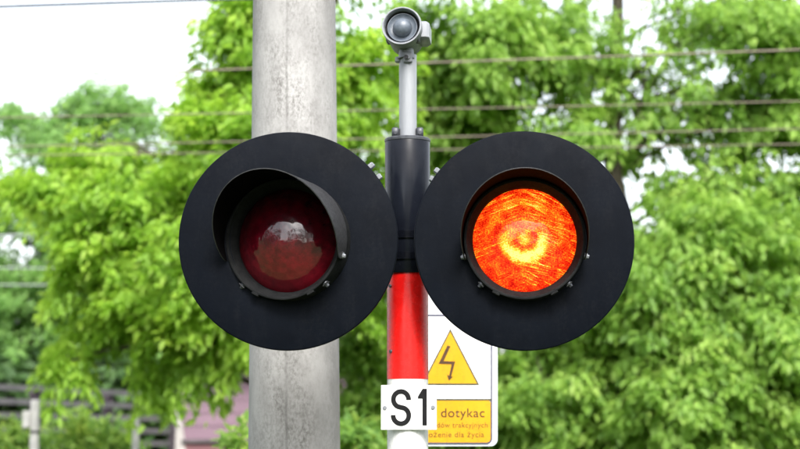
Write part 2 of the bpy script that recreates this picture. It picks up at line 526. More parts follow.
# black sleeve with its cap
RS = 0.0645
zt, zb = zs(138.5), zs(272)
slv = MB().lathe([(RM, zb - 0.006), (RS - 0.002, zb - 0.006), (RS, zb - 0.003), (RS, zt - 0.012), (RS - 0.001, zt - 0.010)], 64, axis='z').build('black_sleeve', M_sleeve, sig, True)
MB().lathe([(RS - 0.001, zt - 0.0115), (RS + 0.0012, zt - 0.010), (RS + 0.0012, zt - 0.004), (RS - 0.003, zt), (0.02, zt + 0.002), (0, zt + 0.002)], 64, axis='z').build('cap_rim', M_dkmetal, slv, True)
for sx in (-1, 1):
    l = MB().box((sx * 0.0345 - 0.0105, -0.022, zt), (sx * 0.0345 + 0.0105, 0.012, zt + 0.030), 0.004)
    lg = l.build('cap_lug', M_dkmetal, slv, True, 50)
    MB().tube([(sx * 0.0345, -0.022, zt + 0.013), (sx * 0.0345, -0.025, zt + 0.013)], 0.005, 6).build('bolt', M_dkmetal, slv, False)

# pipe carrying the siren
RP = 0.0252
pz1 = zs(55)
pipe = MB().tube([(0.001, 0, zt), (0.001, 0, pz1)], RP, 40).build('siren_pipe', M_pipe, sig, True)
br = MB()
br.box((-0.012, -0.034, pz1 - 0.028), (0.014, -0.022, pz1 + 0.004), 0.003)
br.tube([(0.001, -0.02, pz1 - 0.012), (0.001, -0.041, pz1 - 0.012)], 0.007, 6)
br.build('pipe_clamp', M_siren, pipe, True)
MB().tube([(-0.004, -0.0405, pz1 - 0.014), (-0.004, -0.046, pz1 - 0.014)], 0.006, 10).build('clamp_bolt', M_groove, pipe, True)
MB().box((-0.036, -0.012, pz1 - 0.022), (-0.02, 0.012, pz1 - 0.006), 0.003).build('clamp_ear', M_pipe, pipe, True)

# siren
sc_c = P(401.6, 25.2, 5.255) - O
Ms = Matrix.Translation(sc_c) @ Matrix.Rotation(math.radians(-7), 4, 'Z') @ Matrix.Rotation(math.radians(-8), 4, 'X')
prof = [(0, -0.15), (0.034, -0.15), (0.044, -0.143), (0.048, -0.13), (0.0515, -0.05), (0.0515, -0.042), (0.0545, -0.038), (0.056, -0.034), (0.0572, -0.004), (0.0562, 0.0), (0.0525, 0.0), (0.0505, -0.003), (0.0495, -0.028)]
siren = MB().lathe(prof, 56).build('siren', M_siren, sig, True, 40, Ms)
MB().lathe([(0.0499, -0.024), (0.0475, -0.028), (0.046, -0.028), (0.0, -0.028)], 56).build('horn_throat', M_groove, siren, True, 40, Ms)
MB().lathe([(0.0420, -0.0275), (0.0435, -0.0195), (0.0422, -0.0165), (0.0405, -0.0165), (0.038, -0.020), (0.030, -0.0225), (0.0, -0.0225)], 56).build('diaphragm_ring', M_siren_in, siren, True, 40, Ms)
dome = [(0.0275, -0.0224), (0.027, -0.015)] + [(0.0262 * math.cos(t), -0.015 + 0.021 * math.sin(t)) for t in [i * math.pi / 2 / 8 for i in range(1, 8)]] + [(0, 0.006)]
MB().lathe(dome, 40).build('sounder_dome', M_siren_in, siren, True, 40, Ms)
for a in (-38, 218, 90):
    ca, sa = math.cos(math.radians(a)), math.sin(math.radians(a))
    MB().tube([(ca * 0.0535, 0.03, sa * 0.0535), (ca * 0.0535, 0.0515, sa * 0.0535)], 0.006, 10).tube([(ca * 0.0535, 0.022, sa * 0.0535), (ca * 0.0535, 0.03, sa * 0.0535)], 0.0042, 8).build('screw', M_dkmetal, siren, True, 40, Ms)
MB().box((0.036, 0.055, -0.022), (0.072, 0.13, 0.034), 0.007).build('junction_box', M_pipe, siren, True, 40, Ms)
MB().tube([(0.006, 0.075, -0.046), (0.006, 0.075, -0.075)], [0.02, 0.024], 20).build('mount_socket', M_siren, siren, True, 40, Ms)

# lamp heads
def lamp_head(px, py, yaw_disc, yaw_unit, lit, label):
    C = P(px, py, YD) - O
    Td = Matrix.Translation(C) @ Matrix.Rotation(math.radians(yaw_disc), 4, 'Z')
    T = Matrix.Translation(C) @ Matrix.Rotation(math.radians(yaw_unit), 4, 'Z') @ Matrix.Rotation(math.radians(0.5), 4, 'X')
    side = -1 if C.x < 0 else 1
    # housing: a shallow can behind the disc plus the arm back to the mast
    h = MB().lathe([(0.1635, 0.02), (0.168, 0.0), (0.168, -0.07), (0.15, -0.10), (0.10, -0.115), (0.0, -0.118)], 48, M=T)
    ya, z0 = -C.y, C.z
    h.tube([(C.x - side * 0.10, C.y + 0.085, z0), (C.x - side * 0.22, 0.06, z0), (side * 0.05, 0.03, z0)], 0.021, 16)
    head = tag(h.build('signal_lamp', M_bezel, sig, True, 40), label)
    for dz in (-0.03, 0.03):
        MB().lathe([(RS + 0.0005, z0 + dz - 0.010), (RS + 0.005, z0 + dz - 0.010), (RS + 0.005, z0 + dz + 0.010), (RS + 0.0005, z0 + dz + 0.010)], 40, axis='z').build('clamp_ring', M_sleeve, head, True)
    # background disc with a turned-back lip
    R0, R1 = 0.158, (0.3035 if side > 0 else 0.3020)
    d = MB().lathe([(R0, -0.0015), (R0, 0.0015), (R1 - 0.0035, 0.0015), (R1 - 0.001, 0.0006), (R1, -0.0015), (R1, -0.013), (R1 - 0.0025, -0.013), (R1 - 0.0025, -0.0022)], 128, M=Td, close=True)
    d.build('background_disc', M_disc, head, True, 50)
    # hook clips on the rim of the disc beside the sleeve
    for ang, rr in (((42.5, 0.296), (35.5, 0.292)) if side < 0 else ((141, 0.294), (146, 0.290))):
        a = math.radians(ang)
        MB().box((-0.014, 0.012, -0.008), (0.016, 0.030, 0.008), 0.003).tube([(0.002, 0.010, 0), (0.002, 0.036, 0)], 0.005, 8).build('rim_clip', M_siren, head, True, 40, Td @ Matrix.Rotation(-a, 4, 'Y') @ Matrix.Translation((rr + 0.006, 0, 0)))
    # bezel ring in front of the lens
    bz = MB().lathe([(0.1665, -0.05), (0.1665, 0.040), (0.1655, 0.044), (0.1630, 0.045), (0.1590, 0.044), (0.1465, 0.020), (0.1445, 0.016), (0.1425, -0.002), (0.1425, -0.05)], 96, M=T)
    bezel = bz.build('bezel', M_bezel, head, True, 40)
    for a in (-62, -118):
        ca, sa = math.cos(math.radians(a)), math.sin(math.radians(a))
        MB().box((-0.011, -0.046, -0.004), (0.011, -0.022, 0.0045), 0.002).build('bezel_lug', M_bezel, bezel, True, 40, T @ Matrix.Rotation(-math.radians(a), 4, 'Y') @ Matrix.Translation((0.1675, 0, 0)) @ Matrix.Rotation(math.pi / 2, 4, 'Y'))
    # lens: a shallow pressed dome
    RL, sag = 0.1422, (0.050 if lit else 0.076)
    rings, seg = 28, 96
    vs, fs, lp = [T @ Vector((0, -0.0 - sag, 0))], [], [(0, 0, 0)]
    for i in range(1, rings + 1):
        t = i / rings
        for k in range(seg):
            w = 2 * math.pi * k / seg
            vs.append(T @ Vector((RL * t * math.cos(w), -sag * (1 - t * t), RL * t * math.sin(w))))
            lp.append((t * math.cos(w), t * math.sin(w), 0))
    for k in range(seg):
        fs.append((0, 1 + k, 1 + (k + 1) % seg))
    for i in range(1, rings):
        for k in range(seg):
            j = (k + 1) % seg
            a0, b0 = 1 + (i - 1) * seg, 1 + i * seg
            fs.append((a0 + k, b0 + k, b0 + j, a0 + j))
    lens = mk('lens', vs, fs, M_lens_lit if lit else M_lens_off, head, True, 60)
    at = lens.data.attributes.new('lens_pos', 'FLOAT_VECTOR', 'POINT')
    at.data.foreach_set('vector', np.array(lp, dtype=np.float32).ravel())
    tag(lens, 'glowing amber and red lens with bright yellow core' if lit else 'unlit dark red lens')
    # hood: a sheet bent round the bezel, long over the top and cut back at the sides
    a0, a1, n = -19, 199, 110
    Ro, Ri = 0.1715, 0.1690
    vs, fs = [], []
    nu = 8
    rows = []
    for i in range(n + 1):
        ph = math.radians(a0 + (a1 - a0) * i / n)
        s = (math.sin(ph) - math.sin(math.radians(a0))) / (1 - math.sin(math.radians(a0)))
        s = max(0.0, s)
        L = 0.056 + 0.158 * s ** 0.72
        row = []
        for R in (Ro, Ri):
            for k in range(nu + 1):
                u = 0.006 + (L - 0.006) * k / nu
                row.append(len(vs))
                fl = 1.0 + 0.012 * (k / nu)
                vs.append(T @ Vector((R * fl * math.cos(ph), -u, R * fl * math.sin(ph))))
        rows.append(row)
    m = nu + 1
    for i in range(n):
        A, B = rows[i], rows[i + 1]
        for k in range(nu):
            fs.append((A[k], A[k + 1], B[k + 1], B[k]))
            fs.append((A[m + k], B[m + k], B[m + k + 1], A[m + k + 1]))
        fs.append((A[nu], A[m + nu], B[m + nu], B[nu]))
        fs.append((A[0], B[0], B[m], A[m]))
    for R_, f in ((rows[0], 0), (rows[-1], 1)):
        for k in range(nu):
            fs.append((R_[k], R_[m + k], R_[m + k + 1], R_[k + 1]))
    hood = MB().add(vs, fs).build('hood', M_hood, head, True, 40)
    hood.data.materials.append(M_hood_in)
    ax_o, ax_d = T @ Vector((0, 0, 0)), (T.to_3x3() @ Vector((0, -1, 0))).normalized()
    for pg in hood.data.polygons:
        rel = pg.center - ax_o
        rel -= ax_d * rel.dot(ax_d)
        if pg.normal.dot(rel.normalized()) < -0.5:
            pg.material_index = 1
    # screws and clips that hold the hood
    for a, u in ((-16, 0.030), (196, 0.030), (-46, 0.030), (226, 0.030)):
        Mx = T @ Matrix.Rotation(-math.radians(a), 4, 'Y')
        q = MB().tube([(0.168, -u, 0), (0.1755, -u, 0)], 0.0085, 12).tube([(0.1755, -u, 0), (0.1815, -u, 0)], [0.0062, 0.005], 6)
        q.build('hood_screw', M_siren if abs(a) in (16, 196) else M_dkmetal, head, True, 40, Mx)
        MB().box((0.1716, -u - 0.011, -0.010), (0.1742, -u + 0.011, 0.010), 0.001).build('clip', M_hood, head, True, 40, Mx)
    return head

lamp_head(288.0, 240.6, -2.0, -15.5, False, 'unlit lamp on its black disc, hood turned to the left')
lamp_head(524.6, 240.2, 2.0, -3.4, True, 'glowing lamp on its black disc, amber-red lens lit')

# number plate S1
YPL = YM - RM - 0.006
def PX(px, py, Y=YPL):
    return P(px, py, Y) - O
a, b = PX(381, 430), PX(436.6, 385.2)
pl = MB().box((a.x, a.y - 0.0, a.z), (b.x, a.y + 0.003, b.z), 0.001).build('number_plate', M_plate, sig, False)
tag(pl, 'white plate reading S1 on the mast')
yi = a.y - 0.0012
def stroke(pts, w, name, parent, y, mat, depth=0.0008):
    vs, fs = [], []
    for i, p in enumerate(pts):
        q0, q1 = pts[max(i - 1, 0)], pts[min(i + 1, len(pts) - 1)]
        t = Vector((q1[0] - q0[0], 0, q1[1] - q0[1])).normalized()
        nrm = Vector((-t.z, 0, t.x)) * w / 2
        for s in (-1, 1):
            for yy in (y, y + depth):
                vs.append(Vector((p[0], yy, p[1])) + nrm * s)
    for i in range(len(pts) - 1):
        k = i * 4
        fs += [(k, k + 4, k + 6, k + 2), (k + 1, k + 3, k + 7, k + 5), (k, k + 1, k + 5, k + 4), (k + 2, k + 6, k + 7, k + 3)]
    fs += [(0, 2, 3, 1), (len(vs) - 4, len(vs) - 3, len(vs) - 1, len(vs) - 2)]
    return MB().add(vs, fs).build(name, mat, parent)
def pxz(px, py):
    v = PX(px, py); return (v.x, v.z)
S = []
for i in range(31):
    t = math.radians(-4 + 252 * i / 30)
    S.append(pxz(401.0 + 7.6 * math.cos(t), 399.4 - 7.9 * math.sin(t)))
for i in range(31):
    t = math.radians(68 - 252 * i / 30)
    S.append(pxz(401.0 + 7.8 * math.cos(t), 415.6 - 8.1 * math.sin(t)))
stroke(S, 4.7 / ppm(YPL), 'letter_s', pl, yi, M_ink)
one = [(422.6, 388.8), (426.9, 388.8), (426.9, 425.5), (422.4, 425.5), (422.4, 398.6), (417.9, 398.6), (417.9, 396.6)]
vs = []
for q in one:
    v = PX(*q); vs.append((v.x, yi, v.z))
for q in one:
    v = PX(*q); vs.append((v.x, yi + 0.0008, v.z))
n1 = len(one)
MB().add(vs, [list(range(n1)), list(range(2 * n1 - 1, n1 - 1, -1))] + [(i, (i + 1) % n1, n1 + (i + 1) % n1, n1 + i) for i in range(n1)]).build('digit_one', M_ink, pl)
for bx_, by_ in ((384.8, 407.8), (433.0, 407.4)):
    c = PX(bx_, by_)
    MB().tube([(c.x, a.y, c.z), (c.x, a.y - 0.004, c.z)], [0.0062, 0.005], 10).build('plate_bolt', M_siren, pl, True)
# strap round the mast behind the plate
MB().lathe([(RM + 0.001, PX(407, 412).z), (RM + 0.0035, PX(407, 412).z), (RM + 0.0035, PX(407, 402).z), (RM + 0.001, PX(407, 402).z)], 40, axis='z').build('plate_strap', M_white, pl, True)

# ------------------------------------------------------------------ high-voltage warning sign behind the mast
YS = 6.25
wc = P(451, 446, YS)
wx0 = P(416, 446, YS)
ws = tag(empty('warning_sign', (wx0.x, YS, 0)), 'white and yellow high-voltage warning sign with lightning triangle, half behind the mast', 'sign')
OS = Vector((wx0.x, YS, 0))
def SX(px, py, dy=0.0):
    v = P(px, py, YS) - OS
    return Vector((v.x, dy, v.z))
def rrect(x0, y0, x1, y1, r, n=7):
    pts = []
    for cx, cy, a0 in ((x1 - r, y0 + r, -90), (x1 - r, y1 - r, 0), (x0 + r, y1 - r, 90), (x0 + r, y0 + r, 180)):
        for i in range(n + 1):
            t = math.radians(a0 + 90 * i / n)
            pts.append((cx + r * math.cos(t), cy + r * math.sin(t)))
    return pts
def flat(name, poly, dy, depth, mat, parent):
    vs = [SX(x, y, dy) for x, y in poly] + [SX(x, y, dy + depth) for x, y in poly]
    n = len(poly)
    return MB().add(vs, [list(range(n)), list(range(2 * n - 1, n - 1, -1))] + [(i, (i + 1) % n, n + (i + 1) % n, n + i) for i in range(n)]).build(name, mat, parent)
def frame(name, outer, inner, dy, depth, mat, parent):
    n = len(outer)
    vs = [SX(x, y, dy) for x, y in outer] + [SX(x, y, dy) for x, y in inner] + [SX(x, y, dy + depth) for x, y in outer] + [SX(x, y, dy + depth) for x, y in inner]
    fs = []
    for i in range(n):
        j = (i + 1) % n
        fs += [(i, j, n + j, n + i), (2 * n + i, 3 * n + i, 3 * n + j, 2 * n + j), (i, 2 * n + i, 2 * n + j, j), (n + i, n + j, 3 * n + j, 3 * n + i)]
    return MB().add(vs, fs).build(name, mat, parent)
board = flat('sign_board', rrect(404.5, 309.3, 497.6, 446.3, 7), 0.0, 0.003, M_signedge, ws)
flat('white_field', rrect(410.3, 315.5, 491.8, 399.0, 2.2), -0.0012, 0.001, M_sign, board)
frame('white_margin', rrect(406.0, 310.8, 496.0, 444.8, 6), rrect(410.2, 315.0, 491.9, 443.8, 5), -0.0012, 0.001, M_sign, board)
frame('border_line', rrect(409.8, 314.6, 492.2, 444.2, 5.4), rrect(411.3, 316.1, 490.7, 442.7, 4.0), -0.0026, 0.001, M_blueline, board)
flat('yellow_panel', rrect(411.0, 400.2, 491.0, 443.0, 4.2), -0.0022, 0.001, M_yellow, board)
flat('panel_line', [(411, 398.9), (491, 398.9), (491, 400.6), (411, 400.6)], -0.0028, 0.0012, M_olive, board)
frame('triangle_outline', [(450.3, 328.8), (479.2, 384.9), (421.4, 384.9)], [(450.3, 331.6), (477.0, 383.6), (423.6, 383.6)], -0.0030, 0.0012, M_olive, board)
flat('yellow_triangle', [(450.3, 331.2), (477.4, 383.8), (423.2, 383.8)], -0.0024, 0.001, M_yellow, board)
bolt = [(447.4, 345.6), (450.5, 346.4), (443.6, 361.2), (455.2, 361.6), (451.2, 376.6), (453.2, 376.4), (449.0, 380.8), (446.9, 374.8), (449.2, 375.8), (451.6, 364.2), (438.6, 363.9)]
flat('lightning_symbol', bolt, -0.0034, 0.0008, M_brown, board)
def lettering(text, x0, x1, ytop, ybase, mat, parent, weight=0.0):
    """text whose ink spans x0..x1, its x-height letters standing on row ybase with ascenders up to ytop"""
    cu = bpy.data.curves.new('lettering', 'FONT'); cu.body = text; cu.extrude = 0.0; cu.offset = weight
    cu.space_character = 1.08
    tmp = bpy.data.objects.new('tmp', cu); col.objects.link(tmp)
    dg = bpy.context.evaluated_depsgraph_get()
    me = bpy.data.meshes.new_from_object(tmp.evaluated_get(dg))
    bpy.data.objects.remove(tmp); bpy.data.curves.remove(cu)
    co = np.empty(len(me.vertices) * 3, dtype=np.float32); me.vertices.foreach_get('co', co); co = co.reshape(-1, 3)
    lo, hi = co.min(0), co.max(0)
    A, B = SX(x0, ybase), SX(x1, ytop)
    sx = (B.x - A.x) / (hi[0] - lo[0]); sz = (B.z - A.z) / hi[1]
    out = np.zeros_like(co)
    out[:, 0] = A.x + (co[:, 0] - lo[0]) * sx
    out[:, 1] = -0.0029
    out[:, 2] = A.z + co[:, 1] * sz
    me.vertices.foreach_set('co', out.ravel()); me.update(); me.materials.clear(); me.materials.append(mat)
    o = bpy.data.objects.new('lettering', me); col.objects.link(o); o.parent = parent
    return o
lettering('Nie dotykac', 416.5, 484.5, 408.4, 417.2, M_brown, board, 0.004)
lettering('przewod\u00f3w trakcyjnych', 413.5, 487.6, 422.6, 427.6, M_brown2, board, 0.0)
lettering('zagro\u017cenie dla \u017cycia', 414.5, 484.0, 431.4, 437.2, M_brown2, board, 0.0)
sp = MB().tube([(0, 0.040, 0), (0, 0.040, SX(416, 296).z)], 0.030, 24).build('post', M_steel, ws, True)
for py in (330, 425):
    z = SX(416, py).z
    MB().lathe([(0.031, z - 0.012), (0.034, z - 0.012), (0.034, z + 0.012), (0.031, z + 0.012)], 24, axis='z', M=Matrix.Translation((0, 0.040, 0))).build('post_clamp', M_steel, ws, True)
    MB().box((-0.03, 0.004, z - 0.010), (0.22, 0.010, z + 0.010)).build('clamp_bar', M_steel, ws)

# ------------------------------------------------------------------ overhead wires
def wire(p0, p1, Y, r, mat, label, ext=30.0, sag=0.25, name='overhead_wire', dY=0.0):
    A, B = P(*p0, Y - dY), P(*p1, Y + dY)
    d = (B - A).normalized()
    mid = (A + B) / 2
    pts = []
    for i in range(41):
        s = -ext + 2 * ext * i / 40
        pts.append(mid + d * s + Vector((0, 0, sag * (s / ext) ** 2)))
    o = MB().tube(pts, r, 6).build(name, mat, None, True, 80)
    return tag(o, label, 'wire', 'wires strung in front of the trees')
wire((0, 6.5), (228, -1.0), 11.0, 0.010, M_wire_b, 'thin wire crossing the white sky at the top left corner')
wire((0, 77.5), (800, 50), 13.0, 0.0072, M_wire, 'thick brown wire passing just beneath the siren at the top right')
wire((0, 118), (800, 101.5), 13.6, 0.0048, M_wire, 'brown wire crossing behind the white siren pipe, second from the top')
wire((0, 147), (800, 129), 14.2, 0.0052, M_wire, 'upper of the two close brown wires level with the disc tops')
wire((0, 156), (800, 144.5), 14.4, 0.0048, M_wire, 'lower of the two close brown wires level with the disc tops')
wire((0, 236), (110, 231), 24.0, 0.013, M_wire_g, 'pale cable over the far trees at the left edge, uppermost of three', 24, 0.5)
wire((0, 268), (110, 269), 24.6, 0.009, M_wire_g, 'pale thin cable over the far trees at the left edge, middle of three', 24, 0.5)
wire((0, 285), (110, 285), 25.2, 0.009, M_wire_g, 'pale thin cable over the far trees at the left edge, lowest of three', 24, 0.5)

# ------------------------------------------------------------------ house
YH = 24.0
hx0 = P(186, 440, YH).x
house = tag(empty('house', (hx0, YH, 0)), 'mauve sided house with white corner board, partly hidden behind the concrete pole', 'house')
W, D, Hh = 2.2, 3.0, 2.95
zpl = P(200, 441, YH).z
MB().box((0, 0.03, 0), (W, D, Hh)).build('wall', M_dpost, house)
MB().box((-0.03, -0.02, 0), (W + 0.03, 0.028, zpl - 0.03)).build('plinth', M_plinth, house)
MB().box((-0.05, -0.06, zpl - 0.03), (W + 0.05, 0.02, zpl + 0.02), 0.008).build('plinth_ledge', M_roof, house)
hgt = 0.165
lean = lambda z: -0.12 * max(0.0, z - 1.6)      # the end of the wall leans out a little as it rises
zb_ = zpl + 0.022
bi = 0
while zb_ < Hh:
    z1 = min(zb_ + hgt, Hh)
    xa, xb = lean(zb_), lean(z1)
    vs = [(xa, 0.002, zb_), (W, 0.002, zb_), (W, 0.029, zb_), (xa, 0.029, zb_), (xb, 0.012, z1), (W, 0.012, z1), (W, 0.029, z1), (xb, 0.029, z1)]
    MB().add(vs, [(0, 1, 5, 4), (0, 3, 2, 1), (4, 5, 6, 7), (0, 4, 7, 3), (1, 2, 6, 5), (2, 3, 7, 6)]).build('siding_board', M_siding, house)
    zb_ = z1
cb = []
for z, w_ in ((0.0, 0.15), (1.6, 0.135), (2.2, 0.05), (Hh, 0.04)):
    cb += [(lean(z) - w_, -0.03, z), (lean(z) - 0.002, -0.03, z), (lean(z) - 0.002, 0.06, z), (lean(z) - w_, 0.06, z)]
MB().add(cb, [(3, 2, 1, 0), (12, 13, 14, 15)] + [(4 * i + k, 4 * i + (k + 1) % 4, 4 * i + 4 + (k + 1) % 4, 4 * i + 4 + k) for i in range(3) for k in range(4)]).build('corner_board', M_trim, house)
MB().box((-0.24, 0.10, 0), (-0.131, 0.5, Hh)).build('gable_wall_edge', M_dpost, house)
rf = MB().add([(-0.4, -0.45, Hh + 0.0), (W + 0.4, -0.45, Hh + 0.0), (W + 0.4, D / 2, Hh + 0.75), (-0.4, D / 2, Hh + 0.75), (W + 0.4, D + 0.45, Hh), (-0.4, D + 0.45, Hh),
               (-0.4, -0.45, Hh - 0.08), (W + 0.4, -0.45, Hh - 0.08), (W + 0.4, D + 0.45, Hh - 0.08), (-0.4, D + 0.45, Hh - 0.08)],
              [(0, 1, 2, 3), (3, 2, 4, 5), (0, 6, 7, 1), (5, 4, 8, 9), (0, 3, 5, 9, 6), (1, 7, 8, 4, 2), (6, 9, 8, 7)]).build('roof', M_roof, house)

# ------------------------------------------------------------------ slatted fence at the left, running back from left to right
A0 = P(-60, 384, 19.2); A1 = P(174, 396, 24.2)
fence = tag(empty('slat_fence', (A0.x, A0.y, 0)), 'grey weathered fence of spaced horizontal boards at the lower left', 'fence')
FO = Vector((A0.x, A0.y, 0))
fd = Vector((A1.x - A0.x, A1.y - A0.y, 0)); fl = fd.length; fd.normalize()
fn = Vector((fd.y, -fd.x, 0))
ztop = P(-60, 381.0, 19.2).z
def fbox(name, s0, s1, n0, n1, z0, z1, mat):
    vs = [fd * s + fn * nn + Vector((0, 0, z)) for s in (s0, s1) for nn in (n0, n1) for z in (z0, z1)]
    return MB().add(vs, [(0, 1, 3, 2), (4, 6, 7, 5), (0, 4, 5, 1), (2, 3, 7, 6), (0, 2, 6, 4), (1, 5, 7, 3)]).build(name, mat, fence)
zb_ = ztop
while zb_ > 0.2:
    j = random.uniform(-0.006, 0.006)
    fbox('board', -0.6, fl - 0.02, 0.0, 0.024, zb_ - 0.062 + j, zb_ + j, M_board)
    zb_ -= 0.152
for s in (0.2, fl * 0.36, fl * 0.68):
    fbox('post', s, s + 0.09, -0.10, -0.002, 0, ztop - 0.04, M_dpost)
fbox('end_post', fl - 0.01, fl + 0.12, -0.06, 0.07, 0, ztop + 0.05, M_dpost)

# two pale posts in front of the fence
pp = P(35.5, 400, 17.2)
q = tag(empty('post', (pp.x, pp.y, 0)), 'pale concrete post with small box on its side at the lower left edge', 'post')
MB().box((-0.038, -0.038, 0), (0.038, 0.038, pp.z), 0.010).build('shaft', M_cpost, q)
MB().box((-0.105, -0.05, P(35, 428, 17.2).z), (-0.0385, 0.03, P(35, 411, 17.2).z), 0.006).build('side_box', M_cpost, q)
z_ = P(35, 432, 17.2).z
MB().box((-0.040, -0.040, z_ - 0.012), (0.040, 0.040, z_ + 0.012)).build('black_band', M_groove, q)
pp = P(136.2, 415, 18.4)
q = tag(empty('post', (pp.x, pp.y, 0)), 'slim pale post standing alone between the boxed post and the mauve house', 'post')
MB().box((-0.032, -0.032, 0), (0.032, 0.032, pp.z - 0.03), 0.008).build('shaft', M_cpost, q)
MB().box((-0.036, -0.036, pp.z - 0.03), (0.036, 0.036, pp.z), 0.012).build('cap', M_cpost, q)

# ------------------------------------------------------------------ foliage
def leaf_mesh(name, pos, axis, nrm, length, width, tone, mat, parent):
    n = len(pos)
    axis = axis / np.linalg.norm(axis, axis=1, keepdims=True)
    side = np.cross(axis, nrm); side /= np.linalg.norm(side, axis=1, keepdims=True) + 1e-9
    nn = np.cross(side, axis)
    L = length[:, None]; Wd = width[:, None]
    b = pos
    t = pos + axis * L - nn * L * 0.10
    l1 = pos + axis * L * 0.30 + side * Wd * 0.46 + nn * Wd * 0.16
    l2 = pos + axis * L * 0.66 + side * Wd * 0.40 + nn * Wd * 0.08
    r1 = pos + axis * L * 0.30 - side * Wd * 0.46 + nn * Wd * 0.16
    r2 = pos + axis * L * 0.66 - side * Wd * 0.40 + nn * Wd * 0.08
    V = np.stack([b, l1, l2, t, r2, r1], axis=1).reshape(-1, 3).astype(np.float32)
    base = (np.arange(n) * 6)[:, None]
    Lp = np.concatenate([base + np.array([0, 1, 2, 3]), base + np.array([0, 3, 4, 5])], axis=1).ravel().astype(np.int32)
    me = bpy.data.meshes.new(name)
    me.vertices.add(len(V)); me.vertices.foreach_set('co', V.ravel())
    me.loops.add(len(Lp)); me.loops.foreach_set('vertex_index', Lp)
    me.polygons.add(2 * n)
    me.polygons.foreach_set('loop_start', np.arange(0, 8 * n, 4, dtype=np.int32))
    me.update(calc_edges=True)
    at = me.attributes.new('tone', 'FLOAT', 'POINT')
    at.data.foreach_set('value', np.repeat(tone, 6).astype(np.float32))
    me.materials.append(mat)
    o = bpy.data.objects.new(name, me); col.objects.link(o)
    if parent is not None: o.parent = parent
    return o

def unit(a):
    return a / (np.linalg.norm(a, axis=-1, keepdims=True) + 1e-9)

def spray(lobes, per, spread, leaf_len, droop=0.55, shell=0.45):
    """lobes: (centre, radii, clumps) -> leaves gathered in drooping sprays"""
    P_, A_, N_, T_, tips = [], [], [], [], []
    for c, rad, nc in lobes:
        c = np.array(c); rad = np.array(rad)
        d = unit(RNG.normal(size=(nc, 3)))
        r = RNG.uniform(0, 1, (nc, 1)) ** shell
        # break the outline up: some sprays reach out, some fall short
        r *= RNG.uniform(0.80, 1.12, (nc, 1))
        cc = c + d * r * rad
        out = unit(d * np.array([1, 1, 0.55]) + RNG.normal(size=(nc, 3)) * 0.35 + np.array([0, 0, 0.12]))
        tips.append((c, cc))
        ctone = RNG.normal(0.5, 0.17, nc)
        for k in range(nc):
            m = max(6, int(per * RNG.uniform(0.55, 1.4)))
            o = out[k]; s1 = unit(np.cross(o, [0, 0, 1.0])); 
            s = RNG.uniform(-1, 1, m)
            t = RNG.uniform(-0.6, 1.0, m)
            wdt = spread * (1.0 - 0.45 * np.clip(t, 0, 1))
            p = cc[k] + np.outer(t * spread * 1.15, o) + np.outer(s * wdt * 0.75, s1)
            p[:, 2] += RNG.normal(0, spread * 0.20, m) - 0.38 * spread * np.clip(t, 0, 1) ** 2
            ax = o * 0.6 + np.outer(s, s1) * 0.7 + RNG.normal(size=(m, 3)) * 0.38
            ax[:, 2] -= droop
            nr = np.array([0, 0, 1.0]) + o * 0.45 + RNG.normal(size=(m, 3)) * 0.42
            P_.append(p); A_.append(ax); N_.append(nr)
            T_.append(np.clip(ctone[k] + RNG.normal(0, 0.17, m), 0, 1))
    return np.concatenate(P_), np.concatenate(A_), np.concatenate(N_), np.concatenate(T_), tips

def limb_pts(a, b, bend, n=6):
    a, b = np.array(a, float), np.array(b, float)
    L = np.linalg.norm(b - a)
    m = RNG.normal(size=3) * bend * L
    return [Vector(a + (b - a) * t + m * math.sin(math.pi * t) + np.array([0, 0, 0.10 * L * math.sin(math.pi * t)])) for t in np.linspace(0, 1, n)]

def px_lobes(Y, specs):
    out = []
    for px, py, rx, rz, nc, *dy in specs:
        yy = Y + (dy[0] if dy else 0)
        c = P(px, py, yy); k = ppm(yy)
        ry = (rx + rz) / 2 / k * 0.95
        out.append(((c.x, c.y, c.z), (rx / k, ry, rz / k), nc))
    return out

